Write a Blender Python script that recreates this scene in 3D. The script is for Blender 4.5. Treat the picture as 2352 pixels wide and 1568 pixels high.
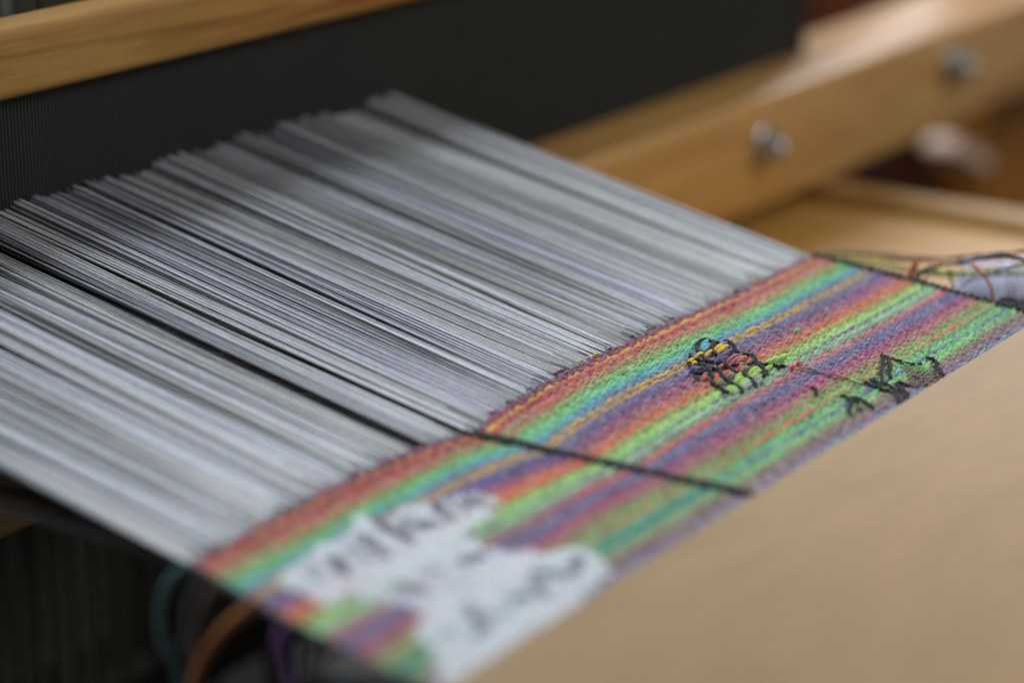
import bpy, math, random
import numpy as np
from math import radians as R_, sin, cos, pi
random.seed(7); rng = np.random.default_rng(7)
S = bpy.context.scene
COL = S.collection
for o in list(bpy.data.objects): bpy.data.objects.remove(o)

# ------------------------------------------------------------------ camera
# World: X runs along the weft, Y along the warp (away from the weaver), Z up. One unit is 10 cm.
FPX, CX, CY = 5696., 1176., 784.
AZ = R_(34.5); PT = math.atan(1849/5696)
F = np.array([cos(AZ)*cos(PT), sin(AZ)*cos(PT), -sin(PT)])
RR = np.array([sin(AZ), -cos(AZ), 0.]); UU = np.cross(RR, F)
def ray(x, y): return F + RR*(x-CX)/FPX + UU*(CY-y)/FPX
CAM = -ray(1700, 850)*6.0
def onz(x, y, z=0.): d = ray(x, y); return CAM + d*(z-CAM[2])/d[2]
def onx(x, y, X): d = ray(x, y); return CAM + d*(X-CAM[0])/d[0]
def ony(x, y, Y): d = ray(x, y); return CAM + d*(Y-CAM[1])/d[1]
cam = bpy.data.objects.new('camera', bpy.data.cameras.new('camera')); COL.objects.link(cam)
from mathutils import Matrix, Vector
m = Matrix(((RR[0], UU[0], -F[0], CAM[0]), (RR[1], UU[1], -F[1], CAM[1]), (RR[2], UU[2], -F[2], CAM[2]), (0, 0, 0, 1)))
cam.matrix_world = m
cam.data.sensor_width = 36; cam.data.lens = 87.18
cam.data.clip_start = .1; cam.data.clip_end = 400
cam.data.dof.use_dof = True; cam.data.dof.focus_distance = 6.08; cam.data.dof.aperture_fstop = 0.52
S.camera = cam

# ------------------------------------------------------------------ light
W = bpy.data.worlds.new('World'); S.world = W; W.use_nodes = True
bg = W.node_tree.nodes['Background']; bg.inputs[0].default_value = (.75, .85, 1, 1); bg.inputs[1].default_value = .14
def area(name, loc, aim, sx, sy, power, col):
    l = bpy.data.lights.new(name, 'AREA'); l.shape = 'RECTANGLE'; l.size = sx; l.size_y = sy; l.energy = power; l.color = col
    o = bpy.data.objects.new(name, l); COL.objects.link(o); o.location = loc
    o.rotation_euler = (Vector(aim)-Vector(loc)).to_track_quat('-Z', 'Y').to_euler(); return o
area('ceiling_window_light', (1.0, 7.5, 9.5), (-.3, .2, 0), 7, 5, 1420, (.86, .92, 1.0))
area('front_fill_light', (8, -8.5, 8.5), (3, 1.2, -.4), 6, 5, 900, (1.0, .96, .88))  # added fill lamp, no real window: brightens race front and other weaver-side faces
area('side_window_light', (24, 12, 9), (1, 0, 0), 12, 9, 3500, (1.0, .93, .95))
S.view_settings.view_transform = 'Standard'; S.view_settings.look = 'None'
S.view_settings.exposure = 0; S.view_settings.gamma = 1

# ------------------------------------------------------------------ helpers
def lin(c):
    c = np.asarray(c, float)/255.
    return np.where(c <= .04045, c/12.92, ((c+.055)/1.055)**2.4)
def mesh(name, V, Fc, mat, parent=None, C=None, smooth=True, label=None, kind=None):
    V = np.asarray(V, np.float32).copy()
    if parent is not None:
        p = parent
        off = np.zeros(3)
        while p is not None: off += np.array(p.location); p = p.parent
        V -= off
    me = bpy.data.meshes.new(name)
    Fc = np.asarray(Fc, np.int32); n = len(Fc); k = Fc.shape[1]
    me.vertices.add(len(V)); me.vertices.foreach_set('co', V.ravel())
    me.loops.add(n*k); me.loops.foreach_set('vertex_index', Fc.ravel())
    me.polygons.add(n); me.polygons.foreach_set('loop_start', np.arange(n, dtype=np.int32)*k)
    me.polygons.foreach_set('loop_total', np.full(n, k, np.int32))
    me.polygons.foreach_set('use_smooth', np.full(n, smooth))
    me.update(calc_edges=True); me.validate()
    if C is not None:
        a = me.color_attributes.new('tint', 'FLOAT_COLOR', 'POINT')
        C = np.asarray(C, np.float32)
        a.data.foreach_set('color', np.hstack([C, np.ones((len(C), 1), np.float32)]).ravel())
    me.materials.append(mat)
    o = bpy.data.objects.new(name, me); COL.objects.link(o)
    if parent is not None: o.parent = parent
    if label: o['label'] = label
    if kind: o['kind'] = kind
    return o
def thing(name, label, cat, loc=(0, 0, 0), group=None):
    o = bpy.data.objects.new(name, None); COL.objects.link(o); o.location = loc; o.empty_display_size = .1
    o['label'] = label; o['category'] = cat
    if group: o['group'] = group
    return o
def tag(o, label, cat, group=None):
    o['label'] = label; o['category'] = cat
    if group: o['group'] = group
    return o
def quads(nr, ns, closed=True, base=0):
    i = np.arange(nr-1)[:, None]; j = np.arange(ns if closed else ns-1)[None, :]
    a = i*ns+j; b = i*ns+(j+1) % ns
    return np.stack([a, b, b+ns, a+ns], -1).reshape(-1, 4)+base
def tube(path, rad, ns=6, flat=1.0, twist=None, tamp=.0):
    """rings round a path; returns V,F (quads, ends left open but tiny)"""
    P = np.asarray(path, float); n = len(P)
    T = np.gradient(P, axis=0); T /= np.linalg.norm(T, axis=1)[:, None]+1e-12
    up = np.tile([0., 0., 1.], (n, 1)); bad = np.abs(T[:, 2]) > .95; up[bad] = [0, 1, 0]
    A = np.cross(T, up); A /= np.linalg.norm(A, axis=1)[:, None]; B = np.cross(A, T)
    th = np.arange(ns)*2*pi/ns
    r = np.broadcast_to(np.asarray(rad, float), (n,))[:, None, None]
    if twist is not None: r = r*(1+tamp*np.cos(2*(th[None, :]-twist[:, None])))[:, :, None]
    V = P[:, None, :]+r*(np.cos(th)[None, :, None]*A[:, None, :]+flat*np.sin(th)[None, :, None]*B[:, None, :])
    return V.reshape(-1, 3), quads(n, ns)
def join(parts):
    Vs, Fs, Cs, b = [], [], [], 0
    for p in parts:
        Vs.append(p[0]); Fs.append(p[1]+b); b += len(p[0])
        if len(p) > 2: Cs.append(p[2])
    return np.vstack(Vs), np.vstack(Fs), (np.vstack(Cs) if Cs else None)
def bevel_box(x0, x1, y0, y1, z0, z1, r=.02, seg=3, axis='x'):
    """box with long edges rounded: extrude a rounded rectangle along axis"""
    if axis == 'x': a0, a1, b0, b1, e0, e1 = y0, y1, z0, z1, x0, x1
    elif axis == 'y': a0, a1, b0, b1, e0, e1 = x0, x1, z0, z1, y0, y1
    else: a0, a1, b0, b1, e0, e1 = x0, x1, y0, y1, z0, z1
    pts = []
    for cx_, cy_, s in ((a1-r, b1-r, 0), (a0+r, b1-r, 1), (a0+r, b0+r, 2), (a1-r, b0+r, 3)):
        for k in range(seg+1):
            t = (s+k/seg)*pi/2; pts.append((cx_+r*cos(t), cy_+r*sin(t)))
    pts = np.array(pts); n = len(pts)
    c = pts.mean(0)
    rings = []
    q = r*.6
    for e, s in ((e0, None), (e0, q), (e0+q, 0), (e1-q, 0), (e1, q), (e1, None)):
        pp = c+(pts-c)*0 if s is None else c+(pts-c)*(1-s/np.maximum(np.abs(pts-c).max(0), 1e-6))
        E = np.full(n, e)
        if axis == 'x': rings.append(np.c_[E, pp])
        elif axis == 'y': rings.append(np.c_[pp[:, 0], E, pp[:, 1]])
        else: rings.append(np.c_[pp, E])
    V = np.vstack(rings)
    f = quads(6, n)
    if axis == 'y': f = f[:, ::-1]
    return V, f
def smoothpath(pts, n=40):
    P = np.asarray(pts, float); k = len(P)
    t = np.arange(k); tt = np.linspace(0, k-1, n); out = np.zeros((n, P.shape[1]))
    Q = np.vstack([2*P[0]-P[1], P, 2*P[-1]-P[-2]])
    for a, x in enumerate(tt):
        i = min(int(x), k-2); u = x-i; p0, p1, p2, p3 = Q[i], Q[i+1], Q[i+2], Q[i+3]
        out[a] = .5*((2*p1)+(-p0+p2)*u+(2*p0-5*p1+4*p2-p3)*u*u+(-p0+3*p1-3*p2+p3)*u**3)
    return out
def vnoise(x, seed=0):
    """smooth 1-D value noise in -1..1"""
    g = np.random.default_rng(seed).uniform(-1, 1, 4096)
    x = np.asarray(x, float)+1000; i = np.floor(x).astype(int); f = x-i; f = f*f*(3-2*f)
    return g[i % 4096]*(1-f)+g[(i+1) % 4096]*f

# ------------------------------------------------------------------ materials
def newmat(name):
    m = bpy.data.materials.new(name); m.use_nodes = True
    return m, m.node_tree.nodes, m.node_tree.links, m.node_tree.nodes['Principled BSDF']
def plain(name, c, rough=.6, metal=0., spec=.5, noise=None):
    m, N, L, b = newmat(name); b.inputs['Base Color'].default_value = (*c, 1)
    b.inputs['Roughness'].default_value = rough; b.inputs['Metallic'].default_value = metal
    b.inputs['Specular IOR Level'].default_value = spec
    t = N.new('ShaderNodeTexNoise'); t.inputs['Scale'].default_value = noise or 9; t.inputs['Detail'].default_value = 4
    tc = N.new('ShaderNodeTexCoord'); L.new(tc.outputs['Object'], t.inputs['Vector'])
    r = N.new('ShaderNodeMapRange'); r.inputs['To Min'].default_value = .8; r.inputs['To Max'].default_value = 1.15
    L.new(t.outputs['Fac'], r.inputs['Value'])
    mx = N.new('ShaderNodeMix'); mx.data_type = 'RGBA'; mx.blend_type = 'MULTIPLY'; mx.inputs['Factor'].default_value = 1
    mx.inputs[6].default_value = (*c, 1); L.new(r.outputs[0], mx.inputs[7]); L.new(mx.outputs[2], b.inputs['Base Color'])
    return m
def wood(name, c1, c2, stretch=(.35, 4, 4), scale=2.2, rough=.45, coat=.0, contrast=(.3, .72), spec=.5, seed=0):
    m, N, L, b = newmat(name)
    tc = N.new('ShaderNodeTexCoord'); mp = N.new('ShaderNodeMapping'); mp.inputs['Scale'].default_value = stretch
    mp.inputs['Location'].default_value = (seed*3.1, seed*1.7, seed)
    L.new(tc.outputs['Object'], mp.inputs['Vector'])
    a = N.new('ShaderNodeTexNoise'); a.inputs['Scale'].default_value = scale; a.inputs['Detail'].default_value = 6; a.inputs['Distortion'].default_value = .8
    L.new(mp.outputs[0], a.inputs['Vector'])
    f = N.new('ShaderNodeTexNoise'); f.inputs['Scale'].default_value = scale*9; f.inputs['Detail'].default_value = 3; L.new(mp.outputs[0], f.inputs['Vector'])
    r = N.new('ShaderNodeValToRGB'); r.color_ramp.elements[0].position = contrast[0]; r.color_ramp.elements[1].position = contrast[1]
    r.color_ramp.elements[0].color = (*c2, 1); r.color_ramp.elements[1].color = (*c1, 1)
    L.new(a.outputs['Fac'], r.inputs[0])
    q = N.new('ShaderNodeMapRange'); q.inputs['To Min'].default_value = .78; q.inputs['To Max'].default_value = 1.2; L.new(f.outputs['Fac'], q.inputs['Value'])
    mx = N.new('ShaderNodeMix'); mx.data_type = 'RGBA'; mx.blend_type = 'MULTIPLY'; mx.inputs['Factor'].default_value = 1
    L.new(r.outputs[0], mx.inputs[6]); L.new(q.outputs[0], mx.inputs[7]); L.new(mx.outputs[2], b.inputs['Base Color'])
    b.inputs['Roughness'].default_value = rough; b.inputs['Coat Weight'].default_value = coat; b.inputs['Coat Roughness'].default_value = .3
    b.inputs['Specular IOR Level'].default_value = spec
    bp = N.new('ShaderNodeBump'); bp.inputs['Strength'].default_value = .15; bp.inputs['Distance'].default_value = .01
    L.new(f.outputs['Fac'], bp.inputs['Height']); L.new(bp.outputs[0], b.inputs['Normal'])
    return m
def yarnmat(name, fibre=(60, 400, 400), rough=.85, sheen=.3, amount=.22):
    m, N, L, b = newmat(name)
    at = N.new('ShaderNodeAttribute'); at.attribute_name = 'tint'
    tc = N.new('ShaderNodeTexCoord'); mp = N.new('ShaderNodeMapping'); mp.inputs['Scale'].default_value = fibre
    L.new(tc.outputs['Object'], mp.inputs['Vector'])
    t = N.new('ShaderNodeTexNoise'); t.inputs['Scale'].default_value = 1; t.inputs['Detail'].default_value = 3; L.new(mp.outputs[0], t.inputs['Vector'])
    r = N.new('ShaderNodeMapRange'); r.inputs['From Min'].default_value = .3; r.inputs['From Max'].default_value = .7
    r.inputs['To Min'].default_value = 1-amount; r.inputs['To Max'].default_value = 1+amount; L.new(t.outputs['Fac'], r.inputs['Value'])
    mx = N.new('ShaderNodeMix'); mx.data_type = 'RGBA'; mx.blend_type = 'MULTIPLY'; mx.inputs['Factor'].default_value = 1
    L.new(at.outputs['Color'], mx.inputs[6]); L.new(r.outputs[0], mx.inputs[7]); L.new(mx.outputs[2], b.inputs['Base Color'])
    b.inputs['Roughness'].default_value = rough; b.inputs['Sheen Weight'].default_value = sheen; b.inputs['Sheen Roughness'].default_value = .5
    b.inputs['Specular IOR Level'].default_value = .25
    bp = N.new('ShaderNodeBump'); bp.inputs['Strength'].default_value = .5; bp.inputs['Distance'].default_value = .001
    L.new(t.outputs['Fac'], bp.inputs['Height']); L.new(bp.outputs[0], b.inputs['Normal'])
    return m
M_yarn = yarnmat('dyed_wool_yarn')
M_warp = yarnmat('cotton_warp', fibre=(300, 40, 300), rough=.7, sheen=.15, amount=.18)
M_beam = wood('honey_beater_wood', lin((184, 140, 74)), lin((132, 80, 32)), rough=.62, stretch=(.3, 5, 5), contrast=(.36, .62), spec=.3)
M_race = wood('oak_race_wood', lin((212, 170, 100)), lin((176, 122, 62)), rough=.36, stretch=(.3, 5, 5), spec=.7, seed=2)
M_rail = wood('pine_frame_wood', lin((205, 170, 105)), lin((175, 135, 72)), rough=.5, stretch=(4, .3, 4), scale=1.4, seed=4)
M_shelf = wood('ochre_shelf_wood', lin((204, 160, 86)), lin((186, 138, 66)), rough=.5, stretch=(4, .3, 4), scale=1.2, seed=9)
M_post = wood('amber_post_wood', lin((196, 132, 56)), lin((150, 92, 34)), rough=.5, stretch=(4, 4, .3), seed=5)
M_red = wood('reddish_post_wood', lin((110, 55, 26)), lin((80, 36, 16)), rough=.5, stretch=(4, 4, .3), seed=6)
M_board = wood('smooth_tan_board', lin((152, 120, 65)), lin((141, 108, 55)), rough=.6, stretch=(.5, 1.6, 1), scale=1.1, contrast=(.25, .75), seed=7)
M_steel = plain('dull_bolt_steel', (.55, .58, .58), rough=.3, metal=1)
M_dent = plain('dark_reed_steel', (.034, .035, .032), rough=.6, metal=0, spec=.2)
M_tape = plain('navy_reed_tape', (.012, .020, .08), rough=.7)
M_black = plain('black_core', (.01, .01, .01), rough=.6)
M_hed = plain('olive_heddle_cord', (.12, .115, .07), rough=.7)
M_cord = plain('dark_tie_cord', (.022, .022, .015), rough=.8)
M_dark = plain('dark_room', (.012, .012, .012), rough=.9)
M_foil = plain('black_wrap', (.006, .006, .008), rough=.42)

# ------------------------------------------------------------------ room (only what shows)
V = [(-30, -20, -9), (40, -20, -9), (40, 30, -9), (-30, 30, -9)]
mesh('floor', V, [(0, 1, 2, 3)], M_dark, kind='structure', smooth=False)
V = [(-30, 14, -9), (40, 14, -9), (40, 14, 6), (-30, 14, 6)]
mesh('wall', V, [(0, 3, 2, 1)], plain('brown_wall', (.04, .045, .03)), kind='structure', smooth=False)

# ------------------------------------------------------------------ beater: cap rail, reed, race board, bolts
beater = thing('beater', 'honey coloured wooden beater holding the dark metal reed above the white warp', 'loom beater', (1.5, 1.7, -.43))
V, f = bevel_box(-3.2, 4.1, 1.70, 1.86, .578, .757, r=.03, seg=6)
mesh('cap_rail', V, f, M_beam, beater, label='honey wood rail along the top of the reed')
V, f = bevel_box(-3.2, 7.6, 1.50, 1.96, -.452, -.022, r=.03, seg=5)
race = mesh('race_board', V, f, M_race, beater, label='lower wooden rail with two steel bolts')
reed = mesh('reed', *bevel_box(-3.0, 3.60, 1.775, 1.795, .545, .60, r=.006, seg=2), M_tape, beater, label='fine dark metal reed')
parts = []
for x in np.arange(-2.4, 3.58, .0122):
    w = .0043; y0, y1 = 1.765, 1.80; z0, z1 = -.03, .57
    q = np.array([(x-w, y0, z0), (x+w, y0, z0), (x+w, y1, z0), (x-w, y1, z0), (x-w, y0, z1), (x+w, y0, z1), (x+w, y1, z1), (x-w, y1, z1)])
    parts.append((q, np.array([(0, 1, 5, 4), (1, 2, 6, 5), (2, 3, 7, 6), (3, 0, 4, 7)])))
V, f, _ = join(parts)
mesh('dents', V, f, M_dent, reed, kind='stuff', smooth=False)
V, f = bevel_box(3.575, 3.625, 1.755, 1.81, -.03, .60, r=.008, seg=2, axis='z')
mesh('end_bar', V, f, M_dent, reed)
V, f = bevel_box(-3.0, 3.6, 1.772, 1.798, .53, .574, r=.006, seg=2)
mesh('binding', V, f, M_tape, reed, label='navy blue tape along the top of the reed')
def bolt(c, r):
    # lathe about -Y: washer, nut-like collar, domed head
    def lathe(prof, ns):
        th = np.arange(ns)*2*pi/ns
        V = np.array([[(c[0]+q*cos(t), c[1]-h, c[2]+q*sin(t)) for t in th] for q, h in prof]).reshape(-1, 3)
        return V, quads(len(prof), ns)
    w = mesh('bolt', *lathe([(0, 0), (r*1.25, 0), (r*1.3, r*.1), (r*1.25, r*.22), (r*.9, r*.25), (0, r*.25)], 28), M_steel, beater, label=None)
    mesh('nut', *lathe([(r*.98, r*.22), (r*1.0, r*.3), (r*1.0, r*.95), (r*.86, r*1.08), (r*.5, r*1.1)], 6), M_steel, w, smooth=False)
    mesh('bolt_head', *lathe([(r*.52, r*1.0), (r*.52, r*1.3), (r*.45, r*1.45), (r*.25, r*1.55), (0, r*1.58)], 20), M_steel, w)
b = ony(1752, 337, 1.5); bolt(b, .062)
b = ony(2186, 152, 1.5); bolt(b, .066)

# heddles and shafts behind the reed
def shaft(y, z1, n, label, x1=3.7):
    t = thing('heddle_shaft', label, 'heddle shaft', (0, y, z1), 'heddle shafts behind the reed')
    mesh('shaft_bar', *bevel_box(-3.2, x1, y-.03, y+.03, z1, z1+.18, r=.01, seg=2), M_post, t)
    mesh('lower_bar', *bevel_box(-3.2, x1, y-.03, y+.03, -1.9, -1.75, r=.01, seg=2), M_cord, t)
    parts = []
    for k in range(n):
        x = -3.1+(x1+3)*(k+rng.uniform(.1, .9))/n
        parts.append(tube([(x, y, -1.75), (x+rng.normal()*.01, y, -.4), (x+rng.normal()*.01, y, .6), (x, y, z1)], .016*rng.uniform(.6, 1.2), 4))
    V, f, _ = join(parts); mesh('heddles', V, f, M_hed, t, kind='stuff')
shaft(2.6, 1.9, 190, 'nearest heddle shaft with olive cord heddles behind the wooden beater cap')
shaft(2.95, 2.0, 190, 'second heddle shaft of olive cord heddles behind the nearest one')
# dark warp going back from the reed, closing the view through the dents
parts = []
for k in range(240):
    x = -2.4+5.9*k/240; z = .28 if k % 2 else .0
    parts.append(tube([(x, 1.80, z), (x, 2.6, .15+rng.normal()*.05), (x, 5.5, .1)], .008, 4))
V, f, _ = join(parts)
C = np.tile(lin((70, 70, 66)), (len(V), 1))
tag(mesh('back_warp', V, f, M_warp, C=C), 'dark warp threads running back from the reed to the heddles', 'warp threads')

# loom frame at the right
fr = thing('loom_frame', 'blurred pine loom frame with side rail and amber upright behind the beater', 'loom frame', (4, 1, -3))
zt = -.462; e = onz(2100, 440, zt)
mesh('side_rail', *bevel_box(e[0]-.16, e[0], -2.5, 3.0, zt-2.4, zt, r=.03, seg=3, axis='y'), M_rail, fr, label='wide pine side rail with a light top edge')
P = ony(2262, 400, 2.3)
mesh('upright', *bevel_box(P[0], P[0]+.9, 2.3, 2.6, zt-2, 1.0, r=.03, seg=3, axis='z'), M_post, fr, label='amber wooden upright at the right edge')
P = ony(1895, 20, 3.0); Q = ony(1950, 20, 3.0)
mesh('back_post', *bevel_box(P[0], Q[0], 3.0, 3.3, -3, 2.5, r=.02, seg=2, axis='z'), M_red, fr, label='reddish brown post behind the reed end')
mesh('back_post', *bevel_box(Q[0]+.02, Q[0]+1.3, 3.3, 3.6, -3, 2.5, r=.02, seg=2, axis='z'), M_post, fr, label='amber post right of the reddish post')
P = ony(2200, 352, 2.15)
V, f = bevel_box(-.21, .21, -.1, .1, -.05, .045, r=.02, seg=4)
ca, sa = cos(.42), sin(.42); V = np.c_[V[:, 0]*ca+V[:, 2]*sa, V[:, 1], -V[:, 0]*sa+V[:, 2]*ca]+P
mesh('peg_block', V, f, wood('pale_block_wood', lin((245, 215, 190)), lin((235, 195, 170)), rough=.4), fr, label='pale pinkish wooden block beyond the side rail')
P = ony(2060, 385, 2.6)
mesh('cross_rail', *bevel_box(P[0]-.45, P[0]+.3, 2.6, 2.8, P[2]-.5, P[2]+.14, r=.02, seg=2), M_red, fr)

# shelf under the bobbin
sh = mesh('side_shelf', *bevel_box(1.15, e[0]-.165, -1.8, 2.9, -.66, -.512, r=.02, seg=3, axis='y'), M_shelf)
tag(sh, 'ochre wooden shelf under the loose yarns right of the cloth', 'shelf')

# ------------------------------------------------------------------ breast board (tan)
t0 = thing('breast_board', 'smooth tan board lying across the near edge of the striped cloth', 'board', (0, -2, 0))
V, f = bevel_box(-4.6, 5.0, -3.4, -.4635, .012, .034, r=.0105, seg=4)
mesh('board', V, f, M_board, t0)

# ------------------------------------------------------------------ cloth
FX = np.array([-2, -1.66, -1.262, -.964, -.86, -.79, -.743, -.66, -.55, -.35, .147, .572, .976, 1.4])
FY = np.array([.27, .296, .328, .326, .312, .29, .273, .292, .313, .337, .336, .323, .329, .33])
def fell(x):
    y = 0
    for d in (-.03, 0, .03): y = y+np.interp(x+d, FX, FY)/3
    return y+.0025*vnoise(x*14, 3)
def xl(y): return np.interp(y, [-.6, -.207, .046, .296], [-1.89, -1.80, -1.74, -1.66])
def xr(y): return np.interp(y, [-.6, -.38, -.024, .319], [.77, .819, .909, .983])
def xm(y): return np.interp(y, [-.6, -.425, -.088, .273], [-.705, -.714, -.728, -.743])
# stripes: t (0 fell, 1 board edge), sRGB colour as seen, extra accent rows follow
ST = [(0, (112, 78, 100)), (.03, (140, 62, 88)), (.065, (148, 50, 74)), (.10, (178, 96, 86)), (.135, (128, 140, 88)), (.165, (112, 172, 104)),
      (.195, (106, 172, 130)), (.225, (88, 156, 166)), (.25, (100, 120, 154)), (.275, (128, 116, 112)), (.31, (108, 102, 142)), (.345, (112, 90, 124)),
      (.38, (150, 82, 108)), (.41, (156, 104, 92)), (.44, (164, 104, 82)), (.47, (140, 136, 82)), (.50, (146, 186, 96)), (.535, (144, 198, 120)),
      (.565, (132, 156, 140)), (.60, (130, 110, 120)), (.64, (104, 104, 138)), (.675, (116, 88, 120)), (.71, (162, 70, 106)), (.745, (152, 98, 100)),
      (.78, (128, 142, 86)), (.81, (110, 166, 92)), (.845, (100, 138, 110)), (.88, (114, 182, 106)), (.915, (126, 176, 114)), (.94, (136, 132, 106)),
      (.97, (126, 110, 106)), (1.0, (124, 94, 122)), (1.03, (92, 116, 128)), (1.1, (120, 100, 90))]
ACC = {3: (205, 168, 50), 4: (180, 130, 66), 22: (198, 162, 54), 24: (202, 156, 48), 37: (206, 84, 58), 38: (200, 86, 56), 45: (104, 72, 118), 50: (120, 160, 70),
       51: (215, 64, 66), 52: (190, 70, 76), 69: (212, 78, 56), 74: (84, 84, 146), 75: (78, 104, 142), 84: (144, 84, 140), 85: (84, 146, 164), 87: (190, 120, 90)}
st_t = np.array([s[0] for s in ST]); st_c = np.array([lin(s[1]) for s in ST])
NROW = 96; DT = 1.0/85
def inpoly(px, py, poly):
    ins = np.zeros(len(px), bool); n = len(poly)
    for i in range(n):
        x0, y0 = poly[i]; x1, y1 = poly[(i+1) % n]
        if y0 == y1: continue
        c = ((y0 > py) != (y1 > py)) & (px < (x1-x0)*(py-y0)/(y1-y0)+x0); ins ^= c
    return ins
def L3(pts): return np.array([onz(603+.354*a, 1119.7+.354*b)[:2] for a, b in pts])
PATCH = L3([(100, 600), (250, 500), (350, 400), (500, 350), (590, 270), (620, 180), (690, 190), (800, 235), (900, 140), (1100, 105), (1400, 45), (1560, 110),
            (1500, 190), (1420, 260), (1290, 320), (1400, 370), (1550, 440), (1750, 430), (1900, 440), (2050, 400), (2200, 490), (2230, 600), (2100, 690), (2080, 800), (1960, 860),
            (1740, 990), (1540, 1110), (1390, 1250), (1200, 1330), (1130, 1240), (1080, 1110), (1000, 990), (1040, 850), (960, 790), (850, 760), (700, 740), (560, 700), (430, 790),
            (370, 790), (320, 690), (200, 690), (120, 660)])
MARKS = [(L3(p), r*.354*.00150, s) for p, r, s in [
    ([(300, 510), (345, 545)], 16, .5), ([(560, 400), (610, 440)], 18, .5), ([(900, 220), (935, 290)], 18, .6), ([(950, 180), (1000, 200)], 16, .5), ([(1190, 85), (1250, 150)], 16, .6), ([(1290, 110), (1335, 165)], 18, .7), ([(380, 590), (420, 620)], 16, .4), ([(1150, 260), (1190, 270)], 16, .4),
    ([(250, 560), (330, 590), (360, 640)], 16, .35), ([(440, 480), (500, 520), (520, 570)], 30, .8), ([(640, 330), (730, 410), (810, 470)], 26, .7), ([(670, 470), (690, 490)], 30, .4),
    ([(730, 200), (790, 270), (870, 320), (950, 360)], 27, .9), ([(1010, 270), (1100, 260)], 34, 1.), ([(1110, 110), (1160, 180), (1230, 230)], 24, .8), ([(1280, 180), (1320, 200)], 16, .5),
    ([(1340, 80), (1400, 130)], 24, .7), ([(1440, 90), (1480, 170)], 16, .4), ([(900, 670), (1000, 690)], 42, .8), ([(1050, 570), (1130, 560)], 28, .45), ([(1320, 500), (1410, 465)], 34, .8),
    ([(1330, 790), (1350, 840), (1440, 910), (1400, 975)], 24, .7), ([(1490, 850), (1580, 830)], 26, .55), ([(1640, 750), (1720, 730)], 34, .65), ([(1770, 640), (1830, 710)], 30, .6),
    ([(1770, 590), (1860, 570), (1950, 610), (2030, 560), (2045, 480)], 27, .75), ([(1160, 990), (1240, 965)], 34, .4)]]
def segdist(px, py, P):
    d = np.full(len(px), 9.)
    for a, b in zip(P[:-1], P[1:]):
        ab = b-a; t = np.clip(((px-a[0])*ab[0]+(py-a[1])*ab[1])/(ab@ab), 0, 1)
        d = np.minimum(d, np.hypot(px-a[0]-t*ab[0], py-a[1]-t*ab[1]))
    return d
def Z4(pts): return [onz((2700+a/3.36)*.57422, (1300+b/3.36)*.57422, .0088) for a, b in pts]
def Z5(pts): return [onz((3200+a/3.618)*.57422, (1350+b/3.618)*.57422, .0088) for a, b in pts]
FLOWER = [Z4(p) for p in [
    [(380, 190), (310, 240), (285, 300), (310, 350), (340, 370)], [(380, 190), (440, 215), (510, 225), (525, 270), (495, 320), (520, 370), (560, 405)],
    [(530, 235), (590, 250)], [(650, 222), (730, 230), (780, 280), (815, 340), (850, 385)], [(205, 385), (215, 430), (265, 465), (330, 480)],
    [(340, 400), (400, 480), (480, 500), (560, 470), (640, 510), (700, 560), (750, 590)], [(175, 500), (215, 560), (300, 530), (390, 545), (440, 600)],
    [(230, 590), (260, 640), (330, 650), (400, 625), (460, 580), (540, 600)], [(330, 560), (380, 600), (350, 630)], [(270, 690), (310, 735)],
    [(450, 610), (495, 680), (485, 750), (520, 800), (600, 840), (650, 885), (730, 915)], [(560, 575), (605, 640), (650, 705), (720, 750), (790, 800), (870, 850), (900, 900)],
    [(740, 590), (820, 640), (900, 665), (980, 700), (1040, 760), (1110, 830)], [(760, 540), (870, 548), (980, 545), (1050, 500), (1080, 460), (1050, 415), (980, 395), (920, 400)],
    [(1090, 520), (1160, 560), (1205, 610), (1225, 665), (1170, 695)], [(1090, 515), (1180, 528), (1290, 545), (1400, 555), (1480, 545)]]]
FIG = [Z5(p) for p in [
    [(1180, 240), (1200, 330), (1188, 430), (1180, 520), (1190, 640), (1235, 690)], [(1175, 262), (1250, 285), (1285, 330), (1300, 420), (1290, 520), (1310, 585)],
    [(1190, 650), (1290, 700), (1370, 760), (1400, 830), (1415, 920), (1445, 965)], [(1370, 655), (1440, 720), (1520, 790), (1562, 850), (1550, 915), (1490, 940)],
    [(1060, 585), (1110, 660), (1180, 720)], [(1430, 740), (1500, 840), (1530, 920)], [(1290, 290), (1400, 330), (1520, 365), (1640, 395), (1760, 385)], [(1400, 640), (1520, 680), (1640, 725)], [(150, 720), (215, 745), (235, 820)], [(1640, 560), (1760, 640), (1850, 680)], [(930, 640), (1020, 690), (1120, 725), (1210, 760), (1300, 765)], [(1000, 600), (1100, 650), (1190, 660)],
    [(1820, 288), (1920, 315), (1985, 375), (1960, 430), (2025, 460), (2060, 520), (2115, 590)], [(1970, 420), (2000, 500), (1965, 560), (2015, 640)],
    [(590, 835), (700, 870), (800, 868), (880, 900), (950, 950), (1015, 990)], [(700, 880), (745, 930), (720, 1000), (710, 1060), (742, 1130)], [(770, 900), (850, 930)],
    [(840, 1000), (885, 1075)], [(1080, 1020), (1010, 985)]]]

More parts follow.
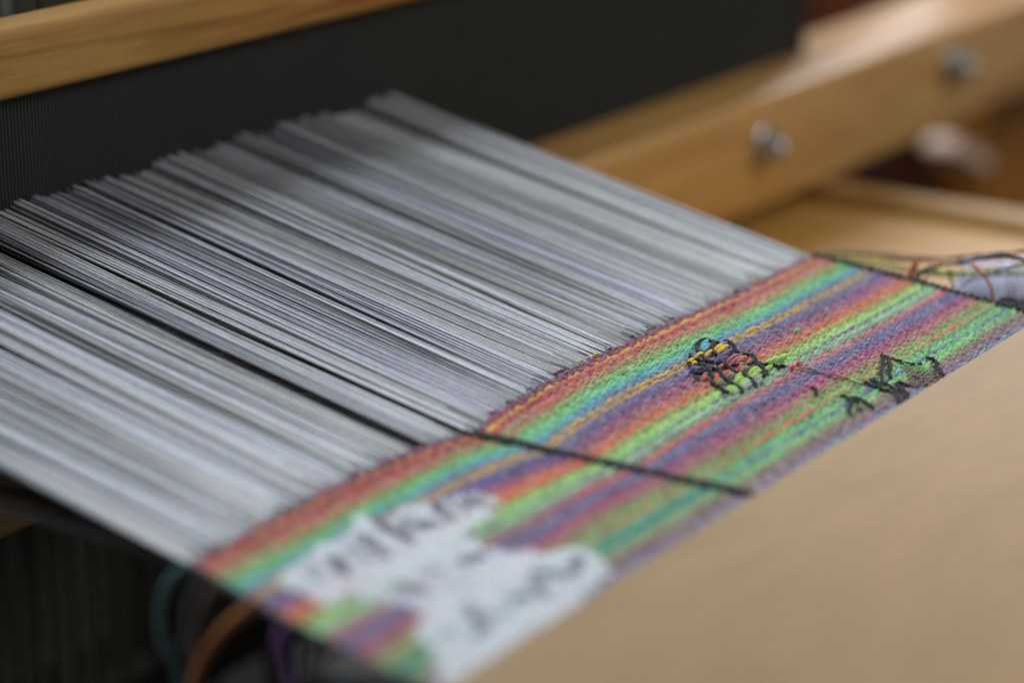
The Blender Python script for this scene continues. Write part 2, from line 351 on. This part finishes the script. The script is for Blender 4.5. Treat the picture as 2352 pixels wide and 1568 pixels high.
cloth = thing('woven_cloth', 'rainbow striped handwoven cloth with black outlined flower and white lettering patch', 'woven cloth', (-.4, 0, 0))
lastacc = None
fuzz = []
allfig = [np.array(p)[:, :2] for p in FLOWER]
flo = np.array([onz(1640, 855)[0], onz(1640, 855)[1]])
for k in range(NROW):
    t = (k+.5)*DT
    per = .042*(1+.3*vnoise(k*.7, 11)) if k not in ACC else .05
    n = 760
    u = np.linspace(0, 1, n)
    # place along the row, twice to settle x on the bowed row
    y = np.full(n, .3-t*.74)
    for _ in range(3):
        X0, X1, XM = xl(y), xr(y), xm(y)
        x = np.where(u < .345, X0+(XM-X0)*u/.345, XM+(X1-XM)*(u-.345)/.655)
        fy = fell(x)
        y = fy*(1-t)+(-.4235)*t
    y = y+.0016*vnoise(x*9+k*3.1, 5)+.0005*vnoise(x*40+k*7, 6)
    # the figures push the wefts apart
    ph = x/per+k*.37+.6*vnoise(x*9, k+40)+.35*vnoise(x*30, k+140)
    c = np.cos(2*pi*ph)
    rowh = .9+.25*vnoise(k*1.3, 12)
    z = .0030*c*rowh*(1+.35*vnoise(x*14, k+240))+.0006*vnoise(x*22+k*5, 8)
    rad = .0055*(1+.13*vnoise(x*30+k*9, 9))*(1.0+.06*c)*(1.06 if k in ACC else 1)*(1+.12*vnoise(k*1.7, 13))
    path = np.c_[x, y+.0011*np.sin(2*pi*ph), z]
    # raised soft petals inside the flower
    # cord over the centre line
    ipz = inpoly(x, y, PATCH); path[:, 2] += np.where(ipz, .0035, 0); rad = rad*np.where(ipz, 1.12+.2*vnoise(x*50+k*3, 33), 1)
    V, f = tube(path, rad, 6, flat=.85, twist=x*150+k+2*vnoise(x*8, k+340), tamp=.11)
    # colour
    tt = t+.013*vnoise(x*3.3+k*.05, 21)+.010*vnoise(x*17+k*4.7, 22)+.024*vnoise(np.full(n, k*2.3), 23)
    col = np.stack([np.interp(tt, st_t, st_c[:, j]) for j in range(3)], 1)
    if k in ACC:
        a = lin(ACC[k]); w = np.clip(.82+.5*vnoise(x*5+k, 30), 0, 1)[:, None]
        if k in (4, 38, 52, 50, 75): w *= .6
        col = col*(1-w)+a*w
    left = x < xm(y)
    # the near panel: fuller crimson and teal
    if 73 <= k <= 75: col[left] = lin((40, 122, 118))
    if 28 <= k <= 31: col[left] = col[left]*.4+lin((84, 78, 140))*.6
    if 1 <= k <= 7: col[left] = col[left]*.55+lin((142, 50, 62))*.45
    if 36 <= k <= 39: col[left] = col[left]*.4+lin((196, 104, 70))*.6
    # heathered flecks
    fl = vnoise(x*55+k*13.7, 25)
    col = col*(1+.20*fl+.14*vnoise(np.floor(ph)*7.31+k*3.7, 125)+.12*vnoise(x*120+k*3, 126))[:, None]
    fl2 = np.clip(vnoise(x*38+k*29.3, 26)*2.2-1.1, 0, 1)[:, None]*.36
    hue = st_c[(k*7+(np.floor(x*11).astype(int) % 9)*3) % len(st_c)]
    col = col*(1-fl2)+hue*fl2
    g = col.mean(1, keepdims=True); pale = np.clip(vnoise(x*70+k*17.1, 127)*1.6-.5, 0, 1)[:, None]*.26
    col = np.maximum(g+(col-g)*1.02, .004); col = col*(1-pale)+lin((176, 172, 168))*pale
    col = col*1.33
    ip = inpoly(x+.016*vnoise(np.full(n, k*.9), 27)+.006*vnoise(x*80+k*9, 31), y+.007*vnoise(x*45, 28), PATCH)
    if ip.any():
        wc = np.tile(lin((222, 228, 234)), (n, 1))*(1+.06*vnoise(x*30+k*3, 29))[:, None]
        s = np.zeros(n)
        for P, r, st in MARKS:
            d = segdist(x, y, P); s = np.maximum(s, st*np.clip((r*1.15-d)/(r*.3), 0, 1))
        dark = lin((74, 72, 90))
        wc = wc*(1-s)[:, None]+dark*s[:, None]
        bm = L3([(560, 650), (1250, 640)]); wmix = np.where(ip, .93-.35*np.clip(1-segdist(x, y, bm)/.05, 0, 1)*(.5+.5*vnoise(x*25+k, 35)), 0)[:, None]
        col = col*(1-wmix)+wc*wmix
    tw_ = x*150+k+2*vnoise(x*8, k+340); th6 = np.arange(6)*2*pi/6
    ply = (1+(.12*np.cos(2*(th6[None, :]-tw_[:, None]+.8))))[:, :, None]
    C = np.clip(col[:, None, :]*ply, 0, .95).reshape(-1, 3)
    o = mesh('weft_thread', V, f, M_yarn, cloth, C=C)
    if k == 3: o['label'] = 'yellow weft thread close to the fell'
    if k == 24: o['label'] = 'yellow weft thread among the slate blue ones'
    if k == 51: o['label'] = 'bright red weft thread between mint and slate blue'
    if k == 69: o['label'] = 'orange red weft thread before the green band'
    # fuzz fibres standing off the yarn
    nf = int(700)
    ii = rng.integers(0, n, nf)
    ln = rng.uniform(.006, .028, nf); an = rng.uniform(0, 2*pi, nf); el = rng.uniform(.1, .9, nf)
    base = path[ii]+np.c_[np.zeros(nf), rng.uniform(-.003, .003, nf), rad[ii]*.8]
    d1 = np.c_[np.cos(an)*np.cos(el), np.sin(an)*np.cos(el), np.sin(el)]
    p1 = base+d1*ln[:, None]*.5; p2 = base+d1*ln[:, None]+np.c_[np.zeros((nf, 2)), -ln*.25]
    sd = np.cross(d1, [0, 0, 1.]); sd /= np.linalg.norm(sd, axis=1)[:, None]; sd *= .00022
    Vf = np.stack([base-sd, base+sd, p1-sd*.7, p1+sd*.7, p2-sd*.3, p2+sd*.3], 1).reshape(-1, 3)
    Fb = np.array([(0, 1, 3, 2), (2, 3, 5, 4)])
    Ff = (np.arange(nf)[:, None, None]*6+Fb[None]).reshape(-1, 4)
    Cf = np.repeat(np.clip(col[ii]*1.2+.02, 0, .9), 6, axis=0)
    fuzz.append((Vf, Ff, Cf))
V, f, C = join(fuzz); mesh('fibre_fuzz', V, f, M_yarn, cloth, C=C, kind='stuff')
# the ground between the wefts (the packed warp ends)
gy = np.linspace(.35, -.6, 60); gu = np.linspace(0, 1, 80); G = []
for y in gy:
    x = xl(y)+.004+(xr(y)-xl(y)-.008)*gu
    yy = np.minimum(y, fell(x)-.001); G.append(np.c_[x, yy, np.full(80, -.0035)])
V = np.vstack(G); f = quads(60, 80, closed=False)[:, ::-1]
mesh('warp_ground', V, f, M_yarn, cloth, C=np.tile(lin((105, 98, 104)), (len(V), 1)))
V2 = V-np.array([0, 0, .012]); mesh('cloth_back', V2, f[:, ::-1], M_yarn, cloth, C=np.tile(lin((60, 56, 60)), (len(V), 1)))

def bead_cord(paths, r, name, label, colr=(16, 14, 18), parent=None, step=.0085, amp=.16, ns=6):
    parts = []
    for P in paths:
        P = np.array(P); L = np.r_[0, np.cumsum(np.linalg.norm(np.diff(P, axis=0), axis=1))]
        n = max(12, int(L[-1]/step*5)); Q = smoothpath(P, n)
        s = np.linspace(0, L[-1]/step, n)
        Q[:, 2] += .0012*np.cos(2*pi*s)+.0010*vnoise(s*.4+rng.uniform(0, 90), 53)
        Q[:, 0] += .0022*np.sin(2*pi*s*.5+rng.uniform(0, 6)); Q[:, 1] += .0018*vnoise(s*.7, 51)
        rr = r*(1+amp*np.cos(2*pi*s)+.24*vnoise(s*.9+rng.uniform(0, 90), 52)); rr[0] = rr[-1] = r*.25
        V, f = tube(Q, rr, ns)
        C = lin(colr)*(1+.5*rng.random((n, 1))); parts.append((V, f, np.repeat(C, ns, axis=0)))
    V, f, C = join(parts); return mesh(name, V, f, M_yarn, parent, C=C, label=label)
bead_cord(FLOWER, .0050, 'flower_outline', 'black stitched outline of a flower', parent=cloth)
bead_cord(FIG, .0043, 'figure_outline', 'black stitched figures near the tan board', parent=cloth)
# faint dark stem lines between flower and figures
bead_cord([Z4([(1480, 548), (1650, 600), (1850, 640), (2050, 660), (2250, 700), (2352, 740)]), Z5([(0, 430), (200, 470), (420, 560), (700, 610), (860, 660), (1000, 690), (1180, 740), (1350, 780)])],
          .0014, 'stem_outline', 'thin dark stem from the flower to the figures', parent=cloth, colr=(90, 76, 70))
# fluffy leaf and petals: raised weft clusters inside the flower
def floats(cells, name, label):
    parts = []
    for (a, b, c, ln, w) in cells:
        P = onz(a, b, .006); dx = ln; n = 9; s = np.linspace(-1, 1, n)
        x = P[0]+s*dx*.5; y = P[1]+s*.002; z = P[2]+.004*(1-s**2)
        r = w*np.sqrt(np.clip(1-s**2*.93, .02, 1)); V, f = tube(np.c_[x, y, z], r, 7)
        C = np.tile(lin(c)*1.4, (len(V), 1))*(1+.12*rng.normal(size=(len(V), 1))); parts.append((V, f, np.clip(C, .003, .95)))
    V, f, C = join(parts); mesh(name, V, f, M_yarn, cloth, C=C, label=label, kind='stuff')
def zz(cells): return [((2700+a/3.36)*.57422, (1300+b/3.36)*.57422, c, l, w) for a, b, c, l, w in cells]
YE, GR, GD, RE, PU, MI, GY, PK, BL, OR = (206, 172, 48), (144, 178, 84), (104, 132, 56), (200, 84, 62), (92, 62, 98), (150, 180, 150), (140, 150, 146), (150, 86, 96), (76, 76, 112), (176, 104, 70)
floats(zz([(590, 310, YE, .060, .0058), (660, 320, YE, .058, .0058), (620, 350, YE, .05, .0052), (330, 415, YE, .035, .0065), (470, 385, YE, .05, .006), (225, 490, YE, .035, .006), (265, 525, YE, .026, .005),
           (370, 470, YE, .022, .005), (430, 435, OR, .018, .004), (410, 250, (96, 168, 160), .05, .006), (400, 300, (92, 160, 176), .05, .006), (420, 335, (100, 140, 170), .045, .006),
           (660, 270, (110, 108, 140), .05, .005), (690, 390, BL, .08, .006), (650, 425, BL, .08, .006), (640, 470, BL, .06, .005), (560, 500, BL, .03, .005), (250, 600, BL, .04, .006), (300, 610, BL, .04, .006),
           (780, 450, PK, .07, .0058), (830, 480, PK, .08, .0055), (900, 470, OR, .06, .005), (620, 570, PK, .05, .005), (500, 600, PK, .03, .005), (410, 680, PK, .03, .005), (400, 720, OR, .03, .005),
           (880, 590, RE, .035, .006), (930, 600, GD, .05, .006), (990, 610, PU, .035, .006), (1060, 620, GR, .06, .0065), (1110, 650, GR, .05, .006), (1260, 590, GR, .05, .006),
           (710, 660, RE, .032, .0065), (740, 690, GD, .05, .006), (790, 710, PU, .04, .0065), (860, 700, GR, .05, .0065), (860, 750, GR, .055, .0068), (930, 780, GR, .06, .0068), (960, 800, MI, .06, .006), (980, 840, GY, .05, .006),
           (560, 700, OR, .03, .005), (570, 750, RE, .035, .0065), (600, 780, GD, .04, .006), (620, 820, PU, .04, .0065), (750, 870, GR, .045, .0068), (790, 890, GR, .045, .0068), (830, 910, MI, .03, .005),
           (1060, 700, GR, .05, .006), (1130, 720, GY, .05, .006), (1140, 770, GY, .04, .005),
           (1330, 480, GR, .055, .0068), (1400, 490, GD, .055, .0068), (1440, 450, GR, .07, .006), (1260, 510, GR, .05, .0065), (1660, 530, (215, 60, 58), .022, .0062), (1570, 575, (205, 66, 62), .035, .005)]),
       'petal_float', 'raised coloured wefts filling the flower petals')
gd = []
for i in range(9):
    for j in range(14):
        a = 1500+j*58+i*16+rng.uniform(-8, 8); b = 370+j*20+i*48-(j % 2)*10+rng.uniform(-6, 6)
        if a < 2000 and b < 720:
            gd.append(((3200+a/3.618)*.57422, (1350+b/3.618)*.57422, (128, 112, 98) if (i > 1 or j > 6) else (104, 158, 96), .011, rng.uniform(.0036, .0050)))
floats(gd, 'knot_field', 'brownish beaded field of small knots beside the figures')
g2 = [(1640, 480), (1700, 510)]
floats([((2700+1640/3.36)*.57422+0, (1300+90/3.36)*.57422, (110, 180, 120), .026, .0075)], 'green_slub', 'small green slub on the cloth')
parts = []
for k in range(26):
    x = rng.uniform(-.65, .95) if k < 20 else rng.uniform(-1.6, -.9); y = float(fell(np.array([x]))[0])+rng.uniform(0, .008)
    c = [(120, 60, 96), (92, 60, 100), (150, 176, 168), (200, 170, 60), (96, 130, 120), (190, 190, 196)][k % 6]; s_ = np.linspace(-1, 1, 9)
    V, f = tube(np.c_[x+s_*rng.uniform(.008, .028), y+.004*s_*rng.normal(), .004+.004*(1-s_**2)], rng.uniform(.002, .0042)*np.sqrt(1.02-s_**2), 6)
    parts.append((V, f, np.tile(lin(c), (len(V), 1))))
V, f, C = join(parts); mesh('fell_tufts', V, f, M_yarn, cloth, C=C, kind='stuff')
# black cords: centre line and right selvedge
def edgeline(fx, dy0, dy1, n=22, dx=0.):
    ys = np.linspace(dy0, dy1, n); return [(float(fx(y))+dx, y, .004) for y in ys]
bead_cord([edgeline(xm, .30, -.52, dx=-.008), edgeline(xm, .27, -.52, dx=.006)], .0085, 'centre_cord', 'black cord dividing the cloth into two panels', parent=cloth, amp=.12)
bead_cord([edgeline(xr, .325, -.55), ], .0085, 'selvedge_cord', 'black looped cord along the far selvedge', parent=cloth, amp=.5, step=.022)
bead_cord([edgeline(xl, .29, -.55)], .007, 'selvedge_cord', 'dark grey cord along the near selvedge', parent=cloth, amp=.3, colr=(60, 62, 58), step=.02)

# ------------------------------------------------------------------ warp
warp = thing('warp_threads', 'white and grey warp threads stretched from the dark reed to the striped cloth', 'warp threads', (-.35, 1.0, 0))
YR = 1.785
def strand(x0, x1, z1, r, tone, tint, n=36, sag=0., y1=YR):
    y0 = float(fell(np.array([x0]))[0])-.004
    s = np.linspace(0, 1, n); yy = y0+(y1-y0)*s
    xx = x0+(x1-x0)*s+.0008*np.sin(s*9+x0*40); z = .002+(z1-.002)*s-sag*np.sin(pi*s)
    rr = r*(1+.12*vnoise(s*40+x0*1000, 61))
    V, f = tube(np.c_[xx, yy, z], rr, 5)
    C = (lin(tint)*tone)[None, :]*(1+.07*vnoise(s*22+x0*777, 62))[:, None]
    return V, f, np.repeat(np.clip(C, .003, .95), 5, axis=0)
# bundle edges at the fell (X) ; the reed end is squeezed a little so dark gaps open
edges = [-1.66]; rr_ = random.Random(5)
while edges[-1] < .93:
    e = edges[-1]+(rr_.uniform(.05, .09) if edges[-1] < 0 else rr_.uniform(.075, .13))
    edges.append(e)
edges = [e for e in edges if e < .93]+[.978]
# put the dark gap of black ends at -0.90..-0.85 and the narrow one at -0.75
special = [(-.889, -.852), (-.758, -.738)]
def cut(e): return all(not (a-.02 < e < b+.02) for a, b in special)
edges = sorted([e for e in edges if cut(e)]+[v for q in special for v in q])
tints = [(194, 197, 205), (190, 192, 206), (190, 193, 195), (184, 186, 186), (196, 199, 208), (184, 187, 184)]
nthread = 0
for a, b in zip(edges[:-1], edges[1:]):
    black = any(abs(a-s[0]) < 1e-6 for s in special)
    parts = []
    right = a > .2
    zc = .290+rr_.uniform(-.014, .014); gap = rr_.uniform(.03, .16) if not right else rr_.uniform(.16, .32); shift = rr_.uniform(-.006, .006)
    if a < -.9: gap = rr_.uniform(.02, .10)
    btone = rr_.uniform(.80, 1.08) if a > -.9 else rr_.uniform(1.0, 1.14); bt = rr_.choice(tints)
    x = a+.002
    mid = (a+b)/2
    while x < b:
        s = (x-mid)/(b-a)
        x1 = mid+(x-mid)*(1-gap)+shift
        if black:
            parts.append(strand(x, x1, .24+rng.normal()*.02, .0026, .05, (120, 110, 110)))
            x += .013
        else:
            if rng.random() < .05 and a > -1.3: x += rng.uniform(.003, .006)   # a missing end
            tone = btone*rng.uniform(.66, 1.16); tn = bt if rng.random() < .65 else rr_.choice(tints)
            if rng.random() < .07: tone *= .35
            z1 = zc+np.clip(rng.normal(), -1.5, 1.5)*.007-abs(s)*.02
            parts.append(strand(x+rng.normal()*.0008, x1+rng.normal()*.0012, z1, rng.uniform(.0018, .0026), tone*1.33, tn, sag=rng.uniform(0, .006)))
            nthread += 1
            x += rng.uniform(.0040, .0058) if a > -1.2 else rng.uniform(.0038, .0052)
    # ends a little lower, seen between the upper threads
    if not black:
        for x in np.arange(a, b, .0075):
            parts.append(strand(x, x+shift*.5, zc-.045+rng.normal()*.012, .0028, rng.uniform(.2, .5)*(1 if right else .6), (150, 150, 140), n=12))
    V, f, C = join(parts)
    mesh('warp_bundle', V, f, M_warp, warp, C=C, kind='stuff', label='band of black warp threads' if black else None)
# lower shed: darker threads close to the race board
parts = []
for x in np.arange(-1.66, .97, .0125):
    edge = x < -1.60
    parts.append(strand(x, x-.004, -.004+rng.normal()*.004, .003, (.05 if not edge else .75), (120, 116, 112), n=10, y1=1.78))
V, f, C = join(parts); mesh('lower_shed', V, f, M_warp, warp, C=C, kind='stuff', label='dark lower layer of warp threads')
# stray hairs across the warp
parts = []
for k in range(700):
    x = rng.uniform(-1.5, .9); y = rng.uniform(.4, 1.5); z = .2*(y-.33)+.004
    a = rng.uniform(0, 2*pi); l = rng.uniform(.01, .035)
    p = np.array([x, y, z]); d = np.array([cos(a), sin(a), rng.uniform(.1, .6)])*l
    V, f = tube([p, p+d*.5+[0, 0, .002], p+d], [.0003, .00025, .0001], 3); parts.append((V, f, np.tile(lin((190, 192, 196)), (len(V), 1))))
V, f, C = join(parts); mesh('stray_fibres', V, f, M_warp, warp, C=C, kind='stuff')

# ------------------------------------------------------------------ loose yarns
def yarn(path, r, c, label, strands=3, n=46, name='loose_yarn', group='loose yarn ends beside the cloth', tw=7, spread=1.0):
    parts = []; Q = smoothpath(path, n); s = np.linspace(0, 1, n)
    T = np.gradient(Q, axis=0); T /= np.linalg.norm(T, axis=1)[:, None]
    A = np.cross(T, [.3, .2, .9]); A /= np.linalg.norm(A, axis=1)[:, None]; B = np.cross(A, T)
    for k in range(strands):
        ph = 2*pi*k/strands+s*tw*2*pi
        off = r*.62*spread if strands > 1 else 0
        P = Q+off*(np.cos(ph)[:, None]*A+np.sin(ph)[:, None]*B)
        V, f = tube(P, r*(.6 if strands > 1 else 1), 7); C = np.repeat(lin(c)[None]*(1+.15*rng.normal(size=(n, 1))), 7, axis=0)
        parts.append((V, f, np.clip(C, .002, .9)))
    V, f, C = join(parts); o = mesh(name, V, f, M_yarn, C=C); return tag(o, label, 'yarn', group)
def X_(pts, X, dX=0): return [onx(a, b, X+dX*i) for i, (a, b) in enumerate(pts)]
yarn(X_([(425, 1300), (385, 1340), (368, 1400), (376, 1470), (405, 1540), (425, 1640)], -1.72), .0085, (84, 126, 124), 'dark teal yarn end hanging in a curve from the near corner of the cloth')
yarn(X_([(455, 1325), (428, 1390), (425, 1460), (440, 1530), (436, 1640)], -1.72), .006, (128, 126, 116), 'grey yarn end hanging just right of the teal one')
yarn(X_([(490, 1345), (462, 1400), (446, 1460), (436, 1530), (428, 1640)], -1.73), .006, (140, 118, 108), 'pinkish grey yarn end hanging between the grey and the orange ones')
yarn(X_([(592, 1382), (548, 1416), (505, 1458), (468, 1512), (446, 1580), (440, 1650)], -1.76), .0115, (182, 104, 28), 'thick orange yarn hanging from the near selvedge')
yarn(X_([(645, 1445), (642, 1490), (655, 1535), (675, 1570), (690, 1640)], -1.78), .009, (150, 88, 164), 'purple yarn end hanging below the cloth')
yarn(X_([(665, 1452), (660, 1500), (664, 1550), (680, 1640)], -1.78), .004, (70, 44, 84), 'thin violet yarn hanging beside the thicker purple one')
yarn(X_([(722, 1472), (708, 1520), (697, 1570), (690, 1640)], -1.79), .008, (136, 138, 116), 'olive grey yarn end hanging right of the purple one')
yarn(X_([(905, 1560), (890, 1590), (880, 1640)], -1.82), .012, (120, 110, 74), 'olive tan yarn at the bottom edge below the green stripe')
def q1(pts): return [(1780+a*.24317, 516.8+b*.24317) for a, b in pts]
def RZ(pts, z=.0, X=None):
    out = []
    for i, (a, b) in enumerate(q1(pts)): out.append(onx(a, b, X if X else 1.1))
    return out
ry = [([(330, 290), (500, 275), (700, 270), (1000, 290), (1200, 318), (1500, 322), (1800, 298), (2450, 235)], 1.15, .0055, (70, 84, 74), 'dark grey yarn arching over the far selvedge'),
      ([(420, 295), (700, 305), (1000, 345), (1250, 405), (1700, 440), (2100, 425), (2450, 375)], 1.12, .0065, (226, 214, 80), 'yellow yarn running from the fell towards the bobbin'),
      ([(380, 262), (700, 235), (1000, 260), (1400, 300), (1900, 330), (2450, 320)], 1.3, .006, (216, 176, 150), 'pale pinkish yarn beyond the yellow one'),
      ([(500, 330), (800, 360), (1100, 420), (1400, 460), (1800, 500), (2100, 470), (2450, 470)], 1.2, .0055, (176, 176, 110), 'olive yarn lying low behind the selvedge'),
      ([(1280, 540), (1350, 460), (1480, 395), (1700, 365), (1900, 330), (2100, 290), (2280, 300), (2450, 380)], 1.0, .0058, (40, 42, 52), 'black yarn rising from the selvedge in a low arch'),
      ([(1310, 545), (1400, 450), (1560, 385), (1780, 350)], .99, .0045, (70, 74, 72), 'charcoal yarn beside the black arch'),
      ([(1780, 352), (1950, 315), (2130, 292), (2280, 305), (2420, 360)], 1.02, .0075, (124, 150, 216), 'light blue yarn curving over to the bobbin'),
      ([(1262, 510), (1290, 430), (1345, 350)], 1.02, .0105, (250, 110, 100), 'short thick salmon red yarn end above the selvedge'),
      ([(1640, 425), (1655, 500), (1690, 590)], .98, .0045, (104, 112, 52), 'short green yarn end above the selvedge'),
      ([(1860, 372), (1950, 450), (2035, 570), (2060, 700), (2065, 760)], .93, .0055, (236, 110, 92), 'thin red yarn curving down to the selvedge'),
      ([(2070, 765), (2110, 710), (2200, 690), (2280, 712), (2325, 800), (2320, 850)], .90, .005, (96, 66, 110), 'dark violet yarn loop in front of the white bobbin'),
      ([(420, 320), (760, 318), (1100, 372), (1500, 455), (1900, 462), (2450, 440)], 1.08, .004, (110, 170, 110), 'thin mint green yarn low beside the selvedge'),
      ([(600, 300), (1000, 330), (1500, 350), (1900, 395), (2200, 400), (2450, 350)], 1.16, .004, (216, 130, 70), 'thin orange yarn under the dark grey arch'),
      ([(1750, 590), (1850, 520), (2000, 480), (2200, 400), (2450, 330)], .98, .004, (120, 150, 205), 'thin sky blue yarn climbing right from the selvedge'),
      ([(1380, 545), (1450, 478), (1540, 415)], 1.0, .0025, (110, 76, 44), 'thin brown yarn under the black arch')]
for pts, X, r, c, lab in ry: yarn(RZ(pts, X=X), r*.72, c, lab, strands=2, tw=11)

# bobbin with pale yarn
bc = onx(2350, 692, 1.5)
bob = thing('yarn_bobbin', 'pale lavender white yarn bobbin lying beyond the far selvedge', 'bobbin', tuple(bc))
ax = np.array([.55, -.83, 0.]); ax /= np.linalg.norm(ax); up = np.array([0, 0, 1.]); sd = np.cross(ax, up)
n = 520; s = np.linspace(0, 1, n); ang = s*2*pi*34; pos = .17*np.sin(s*pi*9)
rad = .115*(1-.35*(pos/.19)**2)+.004*s
P = bc+pos[:, None]*ax+rad[:, None]*(np.cos(ang)[:, None]*sd+np.sin(ang)[:, None]*up)
V, f = tube(P, .009, 5); C = np.repeat(lin((214, 214, 232))[None]*(1+.05*rng.normal(size=(n, 1))), 5, axis=0)
mesh('wound_yarn', V, f, M_yarn, bob, C=np.clip(C, 0, .95))
h = np.array([-.2, -.19, -.17, .17, .19, .2]); rr2 = np.array([.0, .08, .107, .107, .08, 0.])
th = np.arange(24)*2*pi/24
V = np.array([bc+hh*ax+q*(cos(t)*sd+sin(t)*up) for hh, q in zip(h, rr2) for t in th]); 
mesh('yarn_core', V, quads(6, 24), M_yarn, bob, C=np.tile(lin((200, 200, 222)), (len(V), 1)))

# black wrapped bundle below the near edge
kb = onx(815, 1600, -1.9)
parts = []
bb = thing('black_bundle', 'shiny black yarn bundle hanging under the cloth at the bottom edge', 'yarn bundle', tuple(kb))
nu, nv = 40, 26
V = []
for i in range(nu):
    for j in range(nv):
        a = pi*(i/(nu-1)); b_ = 2*pi*j/nv
        q = 1+.16*sin(5*b_+3*a)+.12*sin(9*a+2*b_)+.06*sin(17*b_+5*a)
        V.append(kb+np.array([.045*sin(a)*cos(b_)*q, .07*cos(a)*q, .055*sin(a)*sin(b_)*q]))
mesh('wrap', np.array(V), quads(nu, nv), M_foil, bb)
parts = []
for k in range(26):
    a0 = rng.uniform(0, 6.28); s = np.linspace(0, 1, 24)
    P = kb+np.c_[.055*np.cos(s*5+a0)*(1+.1*k/26), -.07+.14*s+rng.normal()*.02, .06*np.sin(s*5+a0)]
    parts.append(tube(P, .004, 5))
V, f, _ = join(parts); mesh('wound_yarn', V, f, M_black, bb)

# tie-up cords far below, behind the near corner
for k in range(16):
    x = -1.5+k*.24+rng.uniform(-.06, .06); y = 2.7+rng.uniform(-.1, .6)
    V, f = tube([(x, y, -8), (x+.01, y, -4), (x-.01, y, -1.9)], .02*rng.uniform(.7, 1.6), 6)
    o = mesh('tie_up_cord', V, f, M_cord); tag(o, 'dark olive vertical cord hanging in the shadow below the warp', 'cord', 'tie-up cords under the loom')
print('threads', nthread)
S.render.engine = 'CYCLES'
